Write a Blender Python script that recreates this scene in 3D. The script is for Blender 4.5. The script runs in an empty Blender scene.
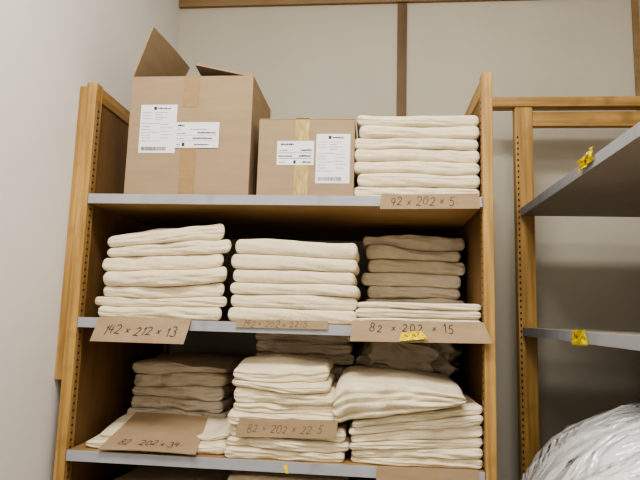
import bpy, bmesh, math, random
from mathutils import Vector, Matrix, noise
random.seed(7)
H = 1.55            # eye height; all z below are given relative to it
scene = bpy.context.scene
COL = scene.collection
WL = {}             # world location of every object by name
try: scene.view_settings.look = 'AgX - Medium High Contrast'
except Exception: pass

# ------------------------------------------------------------------ materials
def new_mat(name):
    m = bpy.data.materials.new(name); m.use_nodes = True
    nt = m.node_tree
    return m, nt, nt.nodes["Principled BSDF"]

def mottled(name, c1, c2, scale=8.0, rough=0.8, bump=0.1, bscale=60.0, stretch=(1,1,1), bdist=0.002, detail=4, wear=None):
    m, nt, b = new_mat(name)
    tc = nt.nodes.new("ShaderNodeTexCoord")
    mp = nt.nodes.new("ShaderNodeMapping"); mp.inputs["Scale"].default_value = stretch
    nt.links.new(tc.outputs["Object"], mp.inputs["Vector"])
    n = nt.nodes.new("ShaderNodeTexNoise"); n.inputs["Scale"].default_value = scale; n.inputs["Detail"].default_value = detail
    nt.links.new(mp.outputs[0], n.inputs["Vector"])
    r = nt.nodes.new("ShaderNodeValToRGB")
    r.color_ramp.elements[0].position = 0.3; r.color_ramp.elements[1].position = 0.7
    r.color_ramp.elements[0].color = (*c1, 1); r.color_ramp.elements[1].color = (*c2, 1)
    nt.links.new(n.outputs["Fac"], r.inputs["Fac"])
    out = r.outputs["Color"]
    if wear:   # scuffs and stains on handled timber
        n3 = nt.nodes.new("ShaderNodeTexNoise"); n3.inputs["Scale"].default_value = 11; n3.inputs["Detail"].default_value = 6
        nt.links.new(tc.outputs["Object"], n3.inputs["Vector"])
        r3 = nt.nodes.new("ShaderNodeValToRGB"); r3.color_ramp.elements[0].position=.56; r3.color_ramp.elements[1].position=.72
        r3.color_ramp.elements[0].color=(0,0,0,1); r3.color_ramp.elements[1].color=(.6,.6,.6,1)
        nt.links.new(n3.outputs["Fac"], r3.inputs["Fac"])
        mx = nt.nodes.new("ShaderNodeMixRGB"); mx.inputs[2].default_value=(*wear,1)
        nt.links.new(r3.outputs["Color"], mx.inputs[0]); nt.links.new(out, mx.inputs[1]); out = mx.outputs[0]
    nt.links.new(out, b.inputs["Base Color"])
    b.inputs["Roughness"].default_value = rough
    if bump > 0:
        n2 = nt.nodes.new("ShaderNodeTexNoise"); n2.inputs["Scale"].default_value = bscale; n2.inputs["Detail"].default_value = 3
        nt.links.new(mp.outputs[0], n2.inputs["Vector"])
        bp = nt.nodes.new("ShaderNodeBump"); bp.inputs["Strength"].default_value = bump; bp.inputs["Distance"].default_value = bdist
        nt.links.new(n2.outputs["Fac"], bp.inputs["Height"])
        nt.links.new(bp.outputs[0], b.inputs["Normal"])
    return m

M = {}
WR=(.20,.11,.04)
M['post'] = mottled('pine_vertical', (0.26,0.14,0.042), (0.57,0.355,0.115), 3, 0.45, 0.25, 12, (16,16,0.9), detail=9, wear=WR)
M['rail'] = mottled('pine_horizontal_depth', (0.26,0.14,0.042), (0.54,0.335,0.11), 3, 0.45, 0.2, 12, (16,0.9,16), detail=9, wear=WR)
M['railx'] = mottled('pine_horizontal', (0.28,0.155,0.048), (0.54,0.34,0.115), 3, 0.45, 0.2, 12, (0.9,16,16), detail=9, wear=WR)
M['panel'] = mottled('hardboard_panel', (0.16,0.088,0.034), (0.22,0.122,0.048), 4, 0.6, 0.1, 40, (4,4,1))
M['board'] = mottled('shelf_board', (0.30,0.185,0.08), (0.38,0.245,0.11), 5, 0.5, 0.05, 60, (1,6,6))
M['edge'] = mottled('grey_edge_band', (0.31,0.32,0.355), (0.40,0.41,0.445), 5, 0.45, 0.05, 60, wear=(.24,.23,.22))
M['boardgrey'] = mottled('grey_painted_board', (0.33,0.285,0.235), (0.39,0.345,0.285), 5, 0.55, 0.05, 40)
M['metal'] = mottled('bronze_strip', (0.24,0.15,0.07), (0.32,0.20,0.09), 20, 0.4, 0.0)
M['dark'] = mottled('dark_hole', (0.01,0.008,0.006), (0.02,0.015,0.01), 20, 0.8, 0.0)
M['carton'] = mottled('cardboard', (0.32,0.232,0.142), (0.37,0.27,0.167), 6, 0.75, 0.08, 30, (1,1,6))
M['carton_in'] = mottled('cardboard_inner', (0.32,0.232,0.142), (0.37,0.27,0.167), 6, 0.8, 0.08, 30, (1,1,6))
M['card'] = mottled('cardboard_tag', (0.31,0.22,0.13), (0.38,0.275,0.17), 9, 0.8, 0.08, 60, (1,1,4))
M['tape'] = mottled('brown_tape', (0.29,0.185,0.08), (0.36,0.235,0.10), 30, 0.22, 0.25, 60, (1,1,3))
M['tapegold'] = mottled('golden_tape', (0.34,0.24,0.08), (0.58,0.45,0.19), 25, 0.16, 0.5, 50, (4,1,1))
M['paper'] = mottled('label_paper', (0.80,0.81,0.83), (0.85,0.86,0.88), 10, 0.55, 0.0)
M['ink'] = mottled('black_ink', (0.025,0.023,0.022), (0.045,0.04,0.038), 40, 0.7, 0.0)
M['faint'] = mottled('faded_ink', (0.07,0.05,0.035), (0.11,0.08,0.055), 40, 0.7, 0.0)
M['print'] = mottled('grey_print', (0.22,0.22,0.23), (0.30,0.30,0.31), 40, 0.7, 0.0)
M['yellow'] = mottled('yellow_tape', (0.80,0.60,0.01), (0.95,0.75,0.03), 20, 0.3, 0.5, 90)
M['trim'] = mottled('brown_batten', (0.13,0.075,0.035), (0.19,0.115,0.055), 5, 0.6, 0.05, 20, (6,6,1))
M['trimx'] = mottled('oak_batten', (0.25,0.165,0.08), (0.32,0.215,0.11), 5, 0.6, 0.05, 20, (1,6,6))
M['wall_l'] = mottled('painted_plaster', (0.78,0.76,0.75), (0.82,0.80,0.79), 2.5, 0.8, 0.12, 35)
M['wall_b'] = mottled('painted_fibreboard', (0.54,0.51,0.435), (0.59,0.56,0.48), 2.0, 0.75, 0.06, 90)
M['ceil'] = mottled('ceiling_paint', (0.78,0.77,0.75), (0.82,0.81,0.79), 2.0, 0.8, 0.0)
M['floor'] = mottled('linoleum', (0.25,0.22,0.18), (0.32,0.28,0.23), 6, 0.5, 0.05, 80)

def fabric(name, c1, c2):
    m, nt, b = new_mat(name)
    tc = nt.nodes.new("ShaderNodeTexCoord")
    n = nt.nodes.new("ShaderNodeTexNoise"); n.inputs["Scale"].default_value = 14; n.inputs["Detail"].default_value = 5
    nt.links.new(tc.outputs["Object"], n.inputs["Vector"])
    r = nt.nodes.new("ShaderNodeValToRGB")
    r.color_ramp.elements[0].position = 0.3; r.color_ramp.elements[1].position = 0.7
    r.color_ramp.elements[0].color = (*c1, 1); r.color_ramp.elements[1].color = (*c2, 1)
    nt.links.new(n.outputs["Fac"], r.inputs["Fac"]); nt.links.new(r.outputs["Color"], b.inputs["Base Color"])
    b.inputs["Roughness"].default_value = 0.95
    b.inputs["Sheen Weight"].default_value = 0.08
    n1 = nt.nodes.new("ShaderNodeTexNoise"); n1.inputs["Scale"].default_value = 300; n1.inputs["Detail"].default_value = 2
    n2 = nt.nodes.new("ShaderNodeTexNoise"); n2.inputs["Scale"].default_value = 26; n2.inputs["Detail"].default_value = 5; n2.inputs["Distortion"].default_value = .9
    for q in (n1, n2): nt.links.new(tc.outputs["Object"], q.inputs["Vector"])
    b1 = nt.nodes.new("ShaderNodeBump"); b1.inputs["Strength"].default_value = 0.4; b1.inputs["Distance"].default_value = 0.001
    b2 = nt.nodes.new("ShaderNodeBump"); b2.inputs["Strength"].default_value = 0.65; b2.inputs["Distance"].default_value = 0.008
    nt.links.new(n2.outputs["Fac"], b2.inputs["Height"]); nt.links.new(n1.outputs["Fac"], b1.inputs["Height"])
    nt.links.new(b2.outputs[0], b1.inputs["Normal"]); nt.links.new(b1.outputs[0], b.inputs["Normal"])
    return m
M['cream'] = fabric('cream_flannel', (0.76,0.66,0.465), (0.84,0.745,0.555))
M['shaded_cream'] = fabric('shaded_cream_flannel', (0.60,0.52,0.395), (0.68,0.595,0.46))  # same cream cloth, with shelf shade put into the colour for dim stacks
M['bedding'] = fabric('white_bedding', (0.86,0.87,0.88), (0.93,0.94,0.95))

def plastic():
    m, nt, b = new_mat('clear_plastic_film')
    tc = nt.nodes.new("ShaderNodeTexCoord")
    mp = nt.nodes.new("ShaderNodeMapping"); mp.inputs["Rotation"].default_value=(.2,.7,.5); mp.inputs["Scale"].default_value=(.7,2.4,.9)
    nt.links.new(tc.outputs["Object"], mp.inputs["Vector"])
    n0 = nt.nodes.new("ShaderNodeTexNoise"); n0.inputs["Scale"].default_value = 5; n0.inputs["Detail"].default_value = 2.5; n0.inputs["Distortion"].default_value = 1.6
    nt.links.new(mp.outputs[0], n0.inputs["Vector"])
    bp = nt.nodes.new("ShaderNodeBump"); bp.inputs["Strength"].default_value = .9; bp.inputs["Distance"].default_value = 0.06
    nt.links.new(n0.outputs["Fac"], bp.inputs["Height"])
    tr = nt.nodes.new("ShaderNodeBsdfTransparent")
    gl = nt.nodes.new("ShaderNodeBsdfGlossy"); gl.inputs["Roughness"].default_value = .07; gl.inputs["Color"].default_value=(1,1,1,1)
    df = nt.nodes.new("ShaderNodeBsdfDiffuse"); df.inputs["Color"].default_value=(.95,.96,.98,1)
    fr = nt.nodes.new("ShaderNodeFresnel"); fr.inputs["IOR"].default_value=1.65
    for q in (gl,df,fr): nt.links.new(bp.outputs[0], q.inputs["Normal"])
    m1=nt.nodes.new("ShaderNodeMixShader"); m1.inputs[0].default_value=.30
    nt.links.new(tr.outputs[0],m1.inputs[1]); nt.links.new(df.outputs[0],m1.inputs[2])
    m2=nt.nodes.new("ShaderNodeMixShader")
    nt.links.new(fr.outputs[0],m2.inputs[0]); nt.links.new(m1.outputs[0],m2.inputs[1]); nt.links.new(gl.outputs[0],m2.inputs[2])
    nt.links.new(m2.outputs[0], nt.nodes["Material Output"].inputs["Surface"])
    return m
M['plastic'] = plastic()

# ------------------------------------------------------------------ helpers
def link(name, me, center, parent=None, mat=None):
    o = bpy.data.objects.new(name, me); COL.objects.link(o)
    c = Vector(center)
    WL[o.name] = c
    if parent is not None:
        o.parent = parent; o.location = c - WL[parent.name]
    else:
        o.location = c
    if mat is not None and me is not None: me.materials.append(M[mat])
    return o

def empty(name, loc, label=None, cat=None, group=None):
    o = bpy.data.objects.new(name, None); COL.objects.link(o)
    o.empty_display_size = 0.05
    p = Vector(loc) + Vector((0,0,H)); o.location = p; WL[o.name] = p
    if label: o["label"] = label
    if cat: o["category"] = cat
    if group: o["group"] = group
    return o

def tag(o, label, cat, group=None):
    o["label"] = label; o["category"] = cat
    if group: o["group"] = group
    return o

def boxes(name, lst, mat, parent=None, bevel=0.0015):
    """one mesh made of axis-aligned boxes (x0,x1,y0,y1,z0,z1), z relative to eye height"""
    xs = [v for b in lst for v in b[:2]]; ys = [v for b in lst for v in b[2:4]]; zs = [v for b in lst for v in b[4:6]]
    c = Vector(((min(xs)+max(xs))/2, (min(ys)+max(ys))/2, (min(zs)+max(zs))/2 + H))
    bm = bmesh.new()
    for b in lst:
        r = bmesh.ops.create_cube(bm, size=1.0)
        for v in r['verts']:
            v.co = Vector(((b[0]+b[1])/2 + v.co.x*(b[1]-b[0]), (b[2]+b[3])/2 + v.co.y*(b[3]-b[2]), (b[4]+b[5])/2 + H + v.co.z*(b[5]-b[4]))) - c
    if bevel > 0:
        bmesh.ops.bevel(bm, geom=bm.edges[:], offset=bevel, segments=2, profile=0.5, affect='EDGES')
    me = bpy.data.meshes.new(name); bm.to_mesh(me); bm.free()
    return link(name, me, c, parent, mat)

def box(name, x0,x1,y0,y1,z0,z1, mat, parent=None, bevel=0.0015):
    return boxes(name, [(x0,x1,y0,y1,z0,z1)], mat, parent, bevel)

def from_world(name, verts, faces, mat, parent=None, smooth=False):
    vs = [Vector(v) + Vector((0,0,H)) for v in verts]
    lo = Vector((min(v.x for v in vs), min(v.y for v in vs), min(v.z for v in vs)))
    hi = Vector((max(v.x for v in vs), max(v.y for v in vs), max(v.z for v in vs)))
    c = (lo+hi)/2
    me = bpy.data.meshes.new(name); me.from_pydata([v-c for v in vs], [], faces); me.update()
    bm = bmesh.new(); bm.from_mesh(me); bmesh.ops.recalc_face_normals(bm, faces=bm.faces[:]); bm.to_mesh(me); bm.free()
    if smooth:
        for p in me.polygons: p.use_smooth = True
    return link(name, me, c, parent, mat)

class Sheet:
    """a thin sheet between four world corners, gently bent"""
    def __init__(s, TL, TR, BR, BL, bend=0.0, wob=0.0, seed=0, wf=3):
        s.c = [Vector(p) for p in (TL,TR,BR,BL)]; s.bend = bend; s.wob = wob; s.seed = seed; s.wf=wf
        s.n = ((s.c[2]-s.c[3]).cross(s.c[0]-s.c[3])).normalized()
        s.w = (s.c[2]-s.c[3]).length; s.h = (s.c[0]-s.c[3]).length
    def P(s, u, v, off=0.0):   # u right, v up
        TL,TR,BR,BL = s.c
        p = (BL*(1-u)+BR*u)*(1-v) + (TL*(1-u)+TR*u)*v
        d = s.bend*math.sin(math.pi*max(0,min(1,u))) + s.wob*noise.noise(Vector((u*s.wf, v*s.wf, s.seed*5.1)))
        return p + s.n*(d+off)
    def build(s, name, mat, parent=None, th=0.003, nu=12, nv=5):
        V=[];F=[]
        for k,off in enumerate((0,-th)):
            for j in range(nv+1):
                for i in range(nu+1): V.append(s.P(i/nu, j/nv, off))
        W=nu+1; N=W*(nv+1)
        for j in range(nv):
            for i in range(nu):
                a=j*W+i; F.append((a,a+1,a+W+1,a+W)); F.append((N+a,N+a+W,N+a+W+1,N+a+1))
        for i in range(nu):
            F.append((i,N+i,N+i+1,i+1)); a=nv*W+i; F.append((a,a+1,N+a+1,N+a))
        for j in range(nv):
            a=j*W; F.append((a,a+W,N+a+W,N+a)); a=j*W+nu; F.append((a,N+a,N+a+W,a+W))
        return from_world(name, V, F, mat, parent)
    def strokes(s, name, lines, width, mat, parent, off=0.0006):
        V=[];F=[]
        for ln in lines:  # points in metres from lower-left of the sheet
            for k in range(len(ln)-1):
                a=Vector(ln[k]); b=Vector(ln[k+1]); d=b-a
                if d.length<1e-6: continue
                d.normalize(); nrm=Vector((-d.y,d.x))*width/2; a=a-d*width*.3; b=b+d*width*.3
                i=len(V)
                for q in (a-nrm,b-nrm,b+nrm,a+nrm): V.append(s.P(q.x/s.w, q.y/s.h, off))
                F.append((i,i+1,i+2,i+3))
        return from_world(name, V, F, mat, parent)

def arc(cx,cy,rx,ry,a0,a1,n=14):
    return [(cx+rx*math.cos(math.radians(a0+(a1-a0)*i/n)), cy+ry*math.sin(math.radians(a0+(a1-a0)*i/n))) for i in range(n+1)]
GL = {
 '0':[arc(.3,.5,.27,.48,100,460,18)],
 '1':[[(.16,.75),(.34,1),(.28,0)]],
 '2':[arc(.28,.74,.24,.25,160,-30,9)+[(.3,.32),(.02,.03),(.25,.07),(.58,.0)]],
 '3':[arc(.25,.76,.22,.23,150,-80,9)+arc(.25,.27,.28,.27,80,-150,9)],
 '4':[[(.16,1),(.04,.42),(.56,.46)],[(.44,.85),(.38,-.02)]],
 '5':[[(.55,1),(.18,.97),(.12,.58)]+arc(.25,.3,.27,.3,110,-140,10)],
 '8':[arc(.3,.74,.2,.24,-90,-450,14)+arc(.3,.25,.26,.25,90,450,14)],
 '9':[arc(.28,.7,.22,.27,20,380,14)+[(.48,.6),(.36,0)]],
 'x':[[(.08,.2),(.44,.62)],[(.08,.62),(.44,.2)]],
 '.':[[(.15,.3),(.2,.36)]],
}
def handwriting(sheet, text, x, y, hgt, mat='ink', parent=None, width=0.0032, adv=.78, slant=.15, seed=1, rise=0.0):
    rnd = random.Random(seed); L=[]
    W=lambda c: .38 if c==' ' else (adv if c not in '1.' else .56)
    units=sum(W(c) for c in text)
    s=min(1.0,(sheet.w-2*x)/(units*hgt))
    sx=hgt*s; cx=x
    for ch in text:
        if ch==' ': cx += sx*.38; continue
        jy=rnd.uniform(-.12,.12)*hgt; k=hgt*rnd.uniform(.85,1.12)*(.55+.45*s); rot=rnd.uniform(-.12,.12)
        kx=min(k,sx*1.05)
        for ln in GL[ch]:
            L.append([(cx+(p[0]+(slant+rot)*p[1])*kx, y+rise*(cx-x)+jy+p[1]*k) for p in ln])
        cx += sx*W(ch)
    return sheet.strokes('handwriting', L, width, mat, parent)

def smooth01(t):
    t=max(0,min(1,t)); return t*t*(3-2*t)
XMAX=.326; XMIN=-.918
def blanket(xl,xr,yf,yb,hb,ht,mat,seed,creases=((0.0,.35),),wave=.006,name='folded_blanket',rend=.016,cd=.006,skew=0.0,rum=0.0,round_=.36,cw=.055):
    rb=.015
    xr=min(xr,XMAX); xl=max(xl,XMIN)
    tmid = ht((xl+xr)/2,(yf+yb)/2)-hb((xl+xr)/2,(yf+yb)/2)
    rf = min(.05, max(.008,tmid*round_))
    nx=64
    xs=[]
    k=[0,.04,.15,.32,.6]
    for q in k: xs.append((xl+q*rend, math.sqrt(max(0,1-(1-q)**2))))
    for i in range(nx+1):
        xs.append((xl+rend+(xr-xl-2*rend)*i/nx,1.0))
    for q in reversed(k): xs.append((xr-q*rend, math.sqrt(max(0,1-(1-q)**2))))
    V=[];F=[];rings=[]
    nf=30; nt_=9; nb=6
    for (x,f) in xs:
        wf = yf + wave*1.3*noise.noise(Vector((x*6,seed*2.1,3.0))) + wave*.6*noise.noise(Vector((x*19,seed*1.7,9.0))) + .014*(1-f)
        wb = yb - .014*(1-f)
        pts=[]
        for i in range(nf+1):
            th=-math.pi/2+math.pi*i/nf
            sn=math.sin(th); cs=math.cos(th)
            s=math.copysign(abs(sn)**.85, sn)
            y=wf+rf*(1-abs(cs)**.70)
            for (s0,am) in creases:
                sc=s0+.28*noise.noise(Vector((x*4,seed*4.4,s0*3)))
                am2=am*(.6+.8*abs(noise.noise(Vector((x*6,seed*.7,s0*9)))))
                y+=cd*am2*2.4*math.exp(-((s-sc)/cw)**2)
            r=noise.noise(Vector((x*13+s*1.3,s*1.1,seed*.9)))
            y+=(.0025+rum*.35)*r + (rum*.5)*(abs(noise.noise(Vector((x*9-s*1.2,s*.9,seed*1.9))))-.25)
            pts.append((y,s))
        y0=pts[-1][0]
        for i in range(1,nt_): pts.append((y0+(wb-rb-y0)*i/nt_,1))
        for i in range(nb+1):
            th=math.pi/2-math.pi*i/nb
            pts.append((wb-rb*(1-math.cos(th)),math.sin(th)))
        y1=pts[0][0]
        for i in range(1,nt_): pts.append((wb-rb+(y1-wb+rb)*i/nt_,-1))
        idx=[]
        for (y,s) in pts:
            b=hb(x,y); t=ht(x,y); m=(b+t)/2; hf=(t-b)/2*(.15+.85*f)
            xx=x-skew*max(0,(y-yf)/(yb-yf))*smooth01((x-xl)/(xr-xl))
            idx.append(len(V)); V.append((xx,y,m+hf*s))
        rings.append(idx)
    n=len(rings[0])
    for a,b in zip(rings[:-1],rings[1:]):
        for i in range(n):
            j=(i+1)%n; F.append((a[i],a[j],b[j],b[i]))
    F.append(tuple(reversed(rings[0]))); F.append(tuple(rings[-1]))
    return from_world(name,V,F,mat,None,True)

def stack(xl,xr,yf,yb,z0,ths,mat,label,group,seed,tilt=0.0,amp=.003,jx=.008,jy=.006,lean=0.0,narrow=0.0,sagf=0.0,jxlist=None,wave=.006,cd=.006,skew=0.0,rum=0.0,round_=.36):
    rnd=random.Random(seed); n=len(ths); cum=[0]
    for t in ths: cum.append(cum[-1]+t)
    tot=cum[-1]; xc=(xl+xr)/2
    def hfun(i):
        def h(x,y):
            if i==0: return z0+.0005
            k=cum[i]/tot
            z=z0+cum[i]+tilt*k*(x-xc)
            z+=amp*(.4+k)*2.0*noise.noise(Vector((x*5,y*6,seed*1.9+i*.5)))
            z+=amp*.5*noise.noise(Vector((x*15,y*9,seed*3.9+i*1.3)))
            z-=sagf*k*(1-smooth01((y-yf)/.09))
            return z
        return h
    out=[]
    for i in range(n):
        k=i/max(1,n-1)
        dl=rnd.uniform(-jx,jx)+lean*k+narrow*k; dr=rnd.uniform(-jx,jx)+lean*k-narrow*k
        dy=rnd.uniform(-jy,jy)
        if jxlist: dl+=jxlist[i][0]; dr+=jxlist[i][1]
        hb_=hfun(i); h2=hfun(i+1)
        ht_=(lambda f:(lambda x,y:f(x,y)-.0008))(h2)
        c=rnd.choice([((0,.5),),((.25,.6),),((-.4,.5),(.3,.5)),((-.2,.5),),(),()])
        if ths[i]<.026: c=rnd.choice([((0,.4),),()])
        o=blanket(xl+dl,xr+dr,yf+dy,yb+rnd.uniform(-.01,0),hb_,ht_,mat,seed*10+i,c,wave=wave,cd=cd,skew=skew,rum=rum,round_=round_)
        tag(o,label,'blanket',group); out.append(o)
    return out

def bundle(cx,cy,z0,rx,ry,h,mat,seed,label,group,zmax=9):
    """a blanket bunched up into a soft crumpled heap resting on the stack under it"""
    V=[];F=[];nu=160;nv=90
    for j in range(nv+1):
        ph=-math.pi/2+math.pi*j/nv
        for i in range(nu):
            th=2*math.pi*i/nu
            def sp(a,e): return math.copysign(abs(a)**e,a)
            d=Vector((sp(math.cos(th),.6)*sp(math.cos(ph),.55),sp(math.sin(th),.6)*sp(math.cos(ph),.55),sp(math.sin(ph),.75)))
            p=Vector((d.x*rx,d.y*ry,d.z*h/2))
            # drape folds running down and across the heap
            q=Vector((p.x*13+p.z*9,p.y*4,p.z*11-p.x*3))+Vector((seed*3,0,seed))
            w=noise.noise_vector(p*6+Vector((seed,0,0)))*.9
            r1=(1-abs(noise.noise(q+w))*2); r2=(1-abs(noise.noise(q*1.9+w*2))*2)
            k=.92+.20*(r1**3-.4)+.07*(r2-.5)
            x=max(-rx,min(rx,p.x*k)); z=z0+h/2+p.z*min(k,1.02)+.016*noise.noise(Vector((p.x*7,p.y*6,seed)))*(1 if d.z>0 else 0)
            V.append((cx+x,cy+p.y*k,min(zmax,max(z,z0+.001))))
    for j in range(nv):
        for i in range(nu):
            a=j*nu+i;b_=j*nu+(i+1)%nu; F.append((a,b_,b_+nu,a+nu))
    o=from_world('folded_blanket',V,F,mat,None,True)
    return tag(o,label,'blanket',group)

# ------------------------------------------------------------------ room
ZF=-H; ZC=1.9
XL=-.985; XR=1.2; YB=2.55; YF=-1.9
def struct(o): o["kind"]="structure"; return o
struct(box('floor',XL-.1,XR+.1,YF-.1,YB+.1,ZF-.1,ZF,'floor',None,0))
struct(box('ceiling',XL-.1,XR+.1,YF-.1,YB+.1,ZC,ZC+.1,'ceil',None,0))
struct(box('wall_back',XL-.1,XR+.1,YB,YB+.1,ZF,ZC,'wall_b',None,0))
struct(box('wall_left',XL-.1,XL,YF,YB,ZF,ZC,'wall_l',None,0))
struct(box('wall_right',XR,XR+.1,YF,YB,ZF,ZC,'wall_b',None,0))
struct(box('wall_front',XL-.1,XR+.1,YF-.1,YF,ZF,ZC,'wall_l',None,0))
struct(box('trim_1',.098,.143,YB-.010,YB,ZF,1.497,'trim'))
struct(box('trim_2',XL,XR,YB-.018,YB,1.50,1.56,'trimx'))
struct(box('trim_3',XR-.028,XR,YB-.014,YB,ZF,1.497,'trimx'))

# ------------------------------------------------------------------ main shelving unit
Y0,Y1=1.70,2.535
unit=empty('shelving_unit',(-.3,2.05,ZF),"pine shelving unit with grey-edged shelves full of folded blankets",'shelving unit')
def side_frame(xa,xb,ztop,inner,strip_x):
    fr=empty('side_frame',((xa+xb)/2,2.05,ZF)); fr.parent=unit; fr.location=Vector(WL[fr.name])-WL[unit.name]
    box('post',xa,xb,Y0,Y0+.045,ZF,ztop,'post',fr,.003)
    box('post',xa,xb,Y1-.045,Y1,ZF,ztop,'post',fr,.003)
    box('top_rail',xa+.004,xb-.004,Y0+.045,Y1-.045,ztop-.055,ztop-.003,'rail',fr,.002)
    box('side_panel',xa+.008,xb-.008,Y0+.045,Y1-.045,ZF+.05,ztop-.055,'panel',fr,.0005)
    box('slotted_strip',min(inner,strip_x),max(inner,strip_x),Y0+.012,Y0+.030,ZF+.1,ztop-.06,'metal',fr,0.0003)
    L=[];z=-1.2
    while z<ztop-.08:
        L.append((strip_x-.0004,strip_x+.0004,Y0+.016,Y0+.026,z,z+.006)); z+=.022
    boxes('strip_slots',L,'dark',fr,0)
    return fr
side_frame(-.958,-.923,.746,-.923,-.9215)
side_frame(.3285,.360,.764,.3285,.3272)
tops=[.367,-.029,-.431,-.83,-1.24]
for zt in tops:
    sh=box('shelf',-.9205,.3262,Y0+.004,Y1,zt-.030,zt,'board',unit,.0008)
    box('edge_band',-.9205,.3262,Y0-.001,Y0+.004,zt-.031,zt+.0005,'edge',sh,.0006)
box('upright_batten',-.9845,-.9585,1.705,1.735,-.224,.735,'post',unit,.002)

# ------------------------------------------------------------------ side shelving unit
u2=empty('shelving_unit',(.88,1.6,ZF),"nearly empty pine side shelving unit with grey shelves",'shelving unit')
for (ya,yb_) in ((2.30,2.345),(.85,.895)):
    box('post',.577,.648,ya,yb_,ZF,.880,'post',u2,.003)
    box('post',1.12,1.165,ya,yb_,ZF,.880,'post',u2,.003)
    box('cross_rail',.649,1.119,ya+.006,yb_-.006,.800,.862,'railx',u2,.002)
box('top_beam',.462,1.18,2.295,2.35,.8805,.922,'railx',u2,.003)
L=[];z=-1.2
while z<.76:
    L.append((.583,.589,2.2992,2.3004,z,z+.010)); z+=.024
boxes('slotted_holes',L,'dark',u2,0)
for zt in (.450,-.027,-.889,-1.25):
    sh=box('shelf',.596,1.15,.90,2.2985,zt-.030,zt,'boardgrey',u2,.0008)
    box('edge_band',.591,.596,.90,2.2985,zt-.032,zt+.0005,'edge',sh,.0006)

# ------------------------------------------------------------------ cartons
def open_carton(name,x0,x1,y0,y1,z0,z1,label,closed=False):
    e=empty(name,((x0+x1)/2,(y0+y1)/2,z0),label,'cardboard box')
    t=.005
    L=[(x0,x1,y0,y1,z0+.0005,z0+t),(x0,x1,y0,y0+t,z0+t,z1),(x0,x1,y1-t,y1,z0+t,z1),(x0,x0+t,y0+t,y1-t,z0+t,z1),(x1-t,x1,y0+t,y1-t,z0+t,z1)]
    boxes('carton_body',L,'carton',e,.0008)
    return e
def label(e,x0,x1,z0,z1,y,kind):
    lb=box('shipping_label',x0,x1,y-.0012,y-.0002,z0,z1,'paper',e,0)
    w=x1-x0;h=z1-z0; yy=(y-.0017,y-.0012); D=[];G=[]
    rnd=random.Random(int(x0*1000))
    def words(xa,xb,z,hh,arr=D):
        x=xa
        while x<xb:
            l=rnd.uniform(.003,.009); l=min(l,xb-x)
            if l>.0015: arr.append((x,x+l,*yy,z,z+hh*rnd.choice([.8,1])))
            x+=l+.0014
    def barcode(xa,xb,za,zb):
        x=xa
        while x<xb:
            l=rnd.choice([.001,.0016,.0024]); D.append((x,x+l,*yy,za,zb)); x+=l+rnd.choice([.0012,.0018])
    if kind=='tall':
        D.append((x0+w*.36,x0+w*.44,*yy,z1-h*.105,z1-h*.04))
        words(x0+w*.48,x0+w*.82,z1-h*.09,.0045)
        for k in range(4): words(x0+w*.40,x0+w*(.62 if k%2 else .75),z1-h*(.17+.05*k),.0022,G)
        for k in range(3): words(x0+w*.06,x0+w*(.32),z1-h*(.17+.06*k),.0022,G)
        for k in range(7): words(x0+w*.06,x0+w*(.30+.25*(k%3==0)),z1-h*(.40+.06*k),.0022,G)
        for k in range(5): words(x0+w*.58,x0+w*(.80+.1*(k%2)),z1-h*(.42+.07*k),.0022,G)
        barcode(x0+w*.07,x0+w*.74,z0+h*.05,z0+h*.125)
    elif kind=='wide1':
        words(x0+w*.05,x0+w*.22,z1-h*.16,.006)
        words(x0+w*.05,x0+w*.12,z1-h*.30,.003,G); words(x0+w*.36,x0+w*.72,z1-h*.30,.003,G)
        words(x0+w*.05,x0+w*.26,z1-h*.46,.004,G); words(x0+w*.52,x0+w*.93,z1-h*.44,.005)
        G.append((x0+w*.04,x0+w*.96,*yy,z1-h*.515,z1-h*.505))
        words(x0+w*.05,x0+w*.22,z1-h*.66,.003,G); words(x0+w*.42,x0+w*.86,z1-h*.66,.005)
        G.append((x0+w*.04,x0+w*.96,*yy,z1-h*.735,z1-h*.725))
        words(x0+w*.05,x0+w*.14,z0+h*.1,.004,G); D.append((x0+w*.17,x0+w*.23,*yy,z0+h*.06,z0+h*.2)); words(x0+w*.45,x0+w*.78,z0+h*.10,.004)
    else:
        words(x0+w*.10,x0+w*.45,z1-h*.18,.006)
        words(x0+w*.07,x0+w*.30,z1-h*.42,.004,G); words(x0+w*.66,x0+w*.94,z1-h*.42,.006)
        D.append((x0+w*.04,x0+w*.96,*yy,z1-h*.505,z1-h*.49))
        words(x0+w*.05,x0+w*.42,z1-h*.66,.005); words(x0+w*.60,x0+w*.94,z1-h*.66,.006)
        D.append((x0+w*.04,x0+w*.96,*yy,z1-h*.735,z1-h*.72))
        words(x0+w*.07,x0+w*.22,z0+h*.09,.004,G); D.append((x0+w*.45,x0+w*.52,*yy,z0+h*.06,z0+h*.19)); words(x0+w*.70,x0+w*.94,z0+h*.09,.005)
    if D: boxes('printed_text',D,'ink',lb,0)
    if G: boxes('printed_fine_text',G,'print',lb,0)
    return lb

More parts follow.
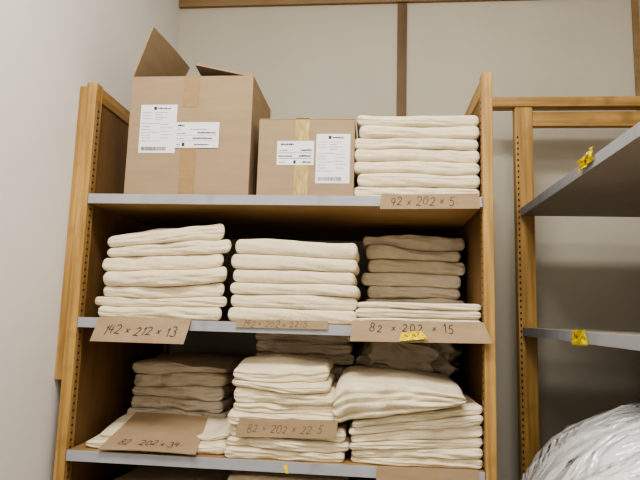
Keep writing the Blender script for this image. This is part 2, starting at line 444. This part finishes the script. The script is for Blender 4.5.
zs=.367
c1=open_carton('cardboard_box',-.812,-.400,1.72,2.035,zs,.772,"large brown cardboard box with flaps open and two white labels")
Sheet((-.752,1.722,.950),(-.728,2.032,.946),(-.806,2.032,.773),(-.8095,1.722,.773),bend=.006).build('top_flap','carton',c1,.005)
Sheet((-.600,1.724,.820),(-.603,2.032,.816),(-.4045,2.032,.775),(-.4045,1.724,.775),bend=-.006).build('top_flap','carton_in',c1,.007)
Sheet((-.800,2.030,.770),(-.408,2.030,.770),(-.408,1.98,.62),(-.800,1.98,.62),bend=.0).build('top_flap','carton_in',c1,.004)
label(c1,-.773,-.650,.509,.673,1.72,'tall')
label(c1,-.652,-.505,.526,.612,1.7185,'wide1')
box('packing_tape',-.631,-.579,1.7188,1.7198,.665,.772,'tape',c1,0)
box('packing_tape',-.631,-.579,1.7188,1.7198,.369,.5255,'tape',c1,0)

c2=empty('cardboard_box',(-.218,1.84,zs),"small sealed brown cardboard box with white labels and golden tape",'cardboard box')
box('carton_body',-.374,-.064,1.72,1.96,zs+.0005,.620,'carton',c2,.003)
box('top_flap',-.373,-.065,1.721,1.84,.6202,.6245,'carton_in',c2,.001)
box('top_flap',-.373,-.065,1.8415,1.959,.6202,.6245,'carton_in',c2,.001)
label(c2,-.312,-.193,.470,.549,1.72,'wide2')
label(c2,-.186,-.078,.411,.572,1.72,'tall')
box('packing_tape',-.2545,-.2085,1.7185,1.7197,.5495,.6195,'tapegold',c2,0)
box('packing_tape',-.2545,-.2085,1.7185,1.7197,.369,.4695,'tapegold',c2,0)
box('packing_tape',-.2545,-.2085,1.7185,1.959,.6247,.6257,'tapegold',c2,0)

# ------------------------------------------------------------------ blankets
stack(-.059,.334,1.722,2.02,.367,[.037,.041,.036,.042,.038,.042,.038],'cream',"cream flannel blanket folded in a stack beside a small carton","blankets stacked on the top shelf",1,jx=.010,lean=-.002,tilt=-.02,amp=.004,cd=.0035,wave=.008,rum=.002)
# middle bay
zs=-.029
stack(-.880,-.452,1.722,1.98,zs,[.042,.032,.040,.050,.047,.042,.046],'cream',"cream flannel blanket folded in a tall leaning stack","tall stack of blankets on the middle shelf",22,tilt=.14,jx=.015,narrow=.014,sagf=.012,amp=.006,skew=.07,wave=.012,rum=.005,jy=.013,cd=.004)
stack(-.446,-.046,1.722,2.03,zs,[.044,.041,.038,.044,.041,.048],'cream',"cream flannel blanket folded in a neat stack","neat stack of blankets on the middle shelf",3,jx=.007,cd=.003,amp=.0035,narrow=.007,rum=.001,wave=.007)
stack(-.048,.334,1.722,1.98,zs,[.028,.026,.020],'cream',"cream flannel blanket folded low in front of shade-tinted ones","low stack of blankets on the middle shelf",4,jx=.004,amp=.003)
stack(-.030,.318,2.00,2.37,zs,[.045,.048,.044,.046,.048,.045,.045],'shaded_cream',"shade-tinted cream blanket folded in a shadowed stack behind others","shadowed stack at the back of the middle shelf",5,jx=.014,amp=.007,rum=.014,cd=.003,wave=.016)
# lower bay
zs=-.431
def w0(x,y): return zs+.0005
def w1(x,y): return zs+.026+.08*max(0,y-1.745)+.003*noise.noise(Vector((x*9,y*7,1)))+.010*smooth01((x+.50)/.05)
def w1b(x,y): return w1(x,y)+.001
def w2(x,y):
    t=zs+.044+.26*max(0,min(y,1.90)-1.775)+.018*smooth01((x+.50)/.05)+.005*noise.noise(Vector((x*11,y*9,5)))
    return max(t-.004,w1(x,y)+.006)
o=blanket(-.884,-.432,1.732,1.97,w0,w1,'cream',61,((.1,.6),),wave=.012,rend=.03,cd=.006,rum=.006)
tag(o,"cream blanket lying flat with its rounded end near the edge",'blanket',"flat blankets under a cardboard tag")
o=blanket(-.858,-.438,1.772,1.97,w1b,w2,'cream',62,((.1,.7),(-.5,.5)),wave=.012,rend=.035,cd=.006,rum=.008)
tag(o,"cream blanket loosely folded under a cardboard tag",'blanket',"flat blankets under a cardboard tag")
stack(-.866,-.512,2.00,2.37,zs,[.040,.038,.042,.040,.044,.044],'shaded_cream',"shade-tinted cream blanket folded in a shadowed stack near the wall","shadowed stack beside the side panel",8,jx=.018,amp=.009,rum=.022,wave=.024,narrow=.018,cd=.004)
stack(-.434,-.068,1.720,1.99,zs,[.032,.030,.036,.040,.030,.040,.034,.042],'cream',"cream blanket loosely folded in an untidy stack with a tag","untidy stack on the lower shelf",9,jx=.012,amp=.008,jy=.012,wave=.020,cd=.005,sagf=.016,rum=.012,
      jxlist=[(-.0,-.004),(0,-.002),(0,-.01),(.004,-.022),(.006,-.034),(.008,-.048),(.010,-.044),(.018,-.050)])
stack(-.400,-.080,2.01,2.37,zs,[.05,.05,.052,.05,.05],'shaded_cream',"shade-tinted cream blanket folded in shadow behind an untidy stack","shadowed stack behind the untidy one",10,jx=.010,amp=.004,rum=.02,wave=.02)
stack(-.412,-.070,2.0,2.36,zs+.257,[.036,.040,.030],'shaded_cream',"shade-tinted cream blanket loosely slumped on top of shadowed ones","shadowed stack behind the untidy one",19,jx=.014,amp=.005,rum=.03,wave=.035)
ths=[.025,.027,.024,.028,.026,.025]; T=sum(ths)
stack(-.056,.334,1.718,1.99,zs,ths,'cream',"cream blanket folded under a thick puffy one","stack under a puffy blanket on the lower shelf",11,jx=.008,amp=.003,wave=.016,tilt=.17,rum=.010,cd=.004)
stack(-.040,.318,2.01,2.37,zs,[.05,.05,.05,.05],'shaded_cream',"shade-tinted cream blanket folded in shadow behind a puffy one","shadowed stack behind the puffy blanket",12,jx=.006,amp=.004,rum=.02,wave=.02)
bundle(.130,2.175,zs+.210,.195,.195,.160,'shaded_cream',6,"shade-tinted cream blanket bunched into a rumpled heap in shadow","shadowed stack behind the puffy blanket",-.064)
def pb(x,y):
    d=smooth01((-.045-x)/.07)
    return zs+T+.008+.17*(x-.138)-.014*d+.003*noise.noise(Vector((x*7,y*5,2)))
def pt(x,y):
    t=-.172-.018*smooth01((x-.08)/.17)-.016*smooth01((-.06-x)/.06)
    t+=.010*noise.noise(Vector((x*5,y*6,8)))+.008*noise.noise(Vector((x*14,y*12,4)))-.020*(1-smooth01((y-1.68)/.09))
    return max(t,pb(x,y)+.03)
o=blanket(-.112,.268,1.676,1.98,pb,pt,'cream',77,((-.68,.9),(-.1,.8),(.5,.5)),wave=.036,rend=.028,cd=.010,rum=.034,round_=.22,cw=.08)
tag(o,"thick loosely folded cream blanket draped over the stack beneath it",'blanket',"stack under a puffy blanket on the lower shelf")
# below the lower shelf
zs=-.83
stack(-.86,-.50,1.75,2.1,zs,[.045]*6,'shaded_cream',"shade-tinted cream blanket folded on the lowest stocked shelf","blankets under the lower shelf",13)
stack(-.43,-.07,1.76,2.1,zs,[.042]*8,'shaded_cream',"shade-tinted cream blanket folded on the lowest stocked shelf","blankets under the lower shelf",14)
stack(-.04,.30,1.76,2.1,zs,[.042]*7,'shaded_cream',"shade-tinted cream blanket folded on the lowest stocked shelf","blankets under the lower shelf",15)

# ------------------------------------------------------------------ cardboard tags
def cardtag(TL,TR,BR,BL,text,x,y,hgt,label_,bend=0,wob=0,seed=1,th=.003,width=.0032,adv=.78,rise=0,name='cardboard_tag',ink='ink'):
    s=Sheet(TL,TR,BR,BL,bend,wob,seed)
    e=empty(name,((s.c[0]+s.c[2])/2),label_,'cardboard tag')
    s.build('card',"card",e,th)
    if text: handwriting(s,text,x,y,hgt,ink,e,width,adv,seed=seed,rise=rise)
    return s,e
def yellow(s_parent,TL,TR,BR,BL,lines,seed,wob=.006,width=.0025,top=None,wf=3):
    s=Sheet(TL,TR,BR,BL,0,wob,seed,wf)
    if top:
        e=empty('yellow_sticker',((s.c[0]+s.c[2])/2),top,'sticker'); nm='tape_piece'
    else: e=s_parent; nm='yellow_sticker'
    o=s.build(nm,'yellow',e,.0008,18,10)
    if lines: s.strokes('scribble',[[(p[0]*s.w,p[1]*s.h) for p in l] for l in lines],width,'faint',o if not top else e)
cardtag((.022,1.694,.369),(.311,1.694,.377),(.317,1.691,.330),(.018,1.691,.325),"92 x 202 x 5.",.03,.011,.025,"brown cardboard tag reading 92 x 202 x 5",seed=3,width=.0019,adv=.80)
cardtag((-.848,1.694,-.026),(-.553,1.694,-.024),(-.562,1.660,-.099),(-.856,1.660,-.099),"142 x 212 x 13",.030,.024,.031,"drooping cardboard tag reading 142 x 212 x 13",seed=14,width=.0030,adv=.76)
cardtag((-.411,1.695,-.020),(-.132,1.695,-.018),(-.132,1.693,-.0435),(-.414,1.693,-.045),"142 x 202 x 22.5",.02,.003,.019,"narrow cardboard tag reading 142 x 202 x 22.5",seed=5,width=.0012,adv=.80)
sC,eC=cardtag((-.060,1.693,-.014),(.323,1.693,-.008),(.345,1.668,-.068),(-.064,1.668,-.074),"82  x 202  x 15",.055,.030,.025,"wide cardboard tag reading 82 x 202 x 15",seed=6,width=.0028,adv=.95)
cardtag((-.794,1.905,-.346),(-.545,1.905,-.354),(-.513,1.684,-.419),(-.815,1.684,-.4195),"82 . 202 x 34.",.045,.028,.032,"cardboard tag reading 82 202 34 lying over flat blankets",seed=17,width=.0027,adv=.76,bend=.004)
cardtag((-.388,1.693,-.3125),(-.095,1.693,-.305),(-.100,1.690,-.356),(-.398,1.690,-.365),"82 x 202 x 22.5",.03,.014,.023,"cardboard tag reading 82 x 202 x 22.5 against blankets",seed=8,width=.0015,adv=.78,ink='faint')
cardtag((.020,1.694,-.427),(.305,1.694,-.423),(.310,1.688,-.500),(.016,1.688,-.500),"",0,0,0,"blank brown cardboard tag hanging from the lower shelf edge",seed=9)
scr=[[(.12,.35),(.18,.72),(.30,.40),(.27,.66),(.40,.55)],[(.46,.25),(.55,.72),(.62,.35),(.58,.55)],[(.70,.45),(.80,.70),(.86,.35)]]
yellow(eC,(.086,1.671,-.044),(.142,1.671,-.038),(.162,1.661,-.060),(.078,1.661,-.069),scr,1,.006,wf=6,width=.0022)
yellow(None,(-.254,1.6975,-.440),(-.240,1.6975,-.438),(-.236,1.6965,-.462),(-.244,1.6965,-.462),None,2,.001,top="small yellow tape scrap on the lower shelf edge")
yellow(None,(.576,1.605,.452),(.580,1.515,.468),(.584,1.525,.434),(.580,1.62,.422),scr,3,.013,.003,top="crumpled yellow tape with marks on the upper side shelf edge",wf=5)
yellow(None,(.584,1.72,-.024),(.584,1.63,-.020),(.586,1.615,-.062),(.586,1.73,-.066),scr,4,.005,.0028,top="yellow tape with marks on the lower side shelf edge",wf=4)

# ------------------------------------------------------------------ plastic wrapped bedding
def bag():
    e=empty('wrapped_bedding',(.76,1.48,-.888),"white bedding bundle wrapped in clear wrinkled plastic film",'bedding')
    rot=Matrix.Rotation(.6,3,'Z')@Matrix.Rotation(.9,3,'Y')
    for (nm,mt,sc,sd,amp) in (('bedding','bedding',.94,1,.018),('plastic_wrap','plastic',1.0,5,.040)):
        V=[];F=[];nu=200;nv=110
        c=Vector((.757,1.50,-.558)); R=Vector((.390,.42,.358))*sc
        for j in range(nv+1):
            ph=-math.pi/2+math.pi*j/nv
            for i in range(nu):
                th=2*math.pi*i/nu
                d=Vector((math.cos(th)*math.cos(ph),math.sin(th)*math.cos(ph),math.sin(ph)))
                p=Vector((d.x*R.x,d.y*R.y,d.z*R.z))
                q=rot@p; q=Vector((q.x*1.3,q.y*8,q.z*2.4))+Vector((sd,sd,0))
                w=noise.noise_vector(p*2.2)*.8
                rid=(1-abs(noise.noise(q+w))*2)**3; rid2=(1-abs(noise.noise(q*1.8+w*2))*2)**3
                k=1+amp*(rid-.5)*1.0+amp*.25*(rid2-.5)+.05*noise.noise(p*3)
                p=c+p*k
                p.z=max(p.z,-.886+(0 if nm=='plastic_wrap' else .004)); p.x=min(p.x,1.188)
                V.append(p)
        for j in range(nv):
            for i in range(nu):
                a=j*nu+i;b_=j*nu+(i+1)%nu; F.append((a,b_,b_+nu,a+nu))
        from_world(nm,V,F,mt,e,True)
bag()

# ------------------------------------------------------------------ lights
def area(name,loc,size,energy,col,target):
    l=bpy.data.lights.new(name,'AREA'); l.shape='RECTANGLE'; l.size=size[0]; l.size_y=size[1]; l.energy=energy; l.color=col
    o=bpy.data.objects.new(name,l); COL.objects.link(o); o.location=Vector(loc)+Vector((0,0,H))
    d=Vector(target)-Vector(loc); o.rotation_euler=d.to_track_quat('-Z','Y').to_euler(); return o
area('ceiling_and_fill_lamp',(-.15,.45,1.86),(1.2,.45),58,(1.0,.955,.875),(-.15,.451,0))
area('ceiling_and_fill_lamp',(-.05,-1.1,1.86),(1.2,.45),34,(1.0,.955,.875),(-.05,-1.09,0))  # unseen fill lamp behind the camera, added to lighten the shelf interiors
w=bpy.data.worlds.new('world'); scene.world=w; w.use_nodes=True
w.node_tree.nodes['Background'].inputs[0].default_value=(.9,.85,.75,1); w.node_tree.nodes['Background'].inputs[1].default_value=.3

# ------------------------------------------------------------------ camera
cam=bpy.data.cameras.new('camera'); co=bpy.data.objects.new('camera',cam); COL.objects.link(co)
cam.sensor_width=36; cam.lens=560/640*36; cam.clip_start=.01
co.matrix_world=Matrix.Translation((0,0,H)) @ Matrix.Rotation(math.radians(5.5),4,'Z') @ Matrix.Rotation(math.radians(97.6),4,'X') @ Matrix.Rotation(math.radians(1.65),4,'Z')
scene.camera=co
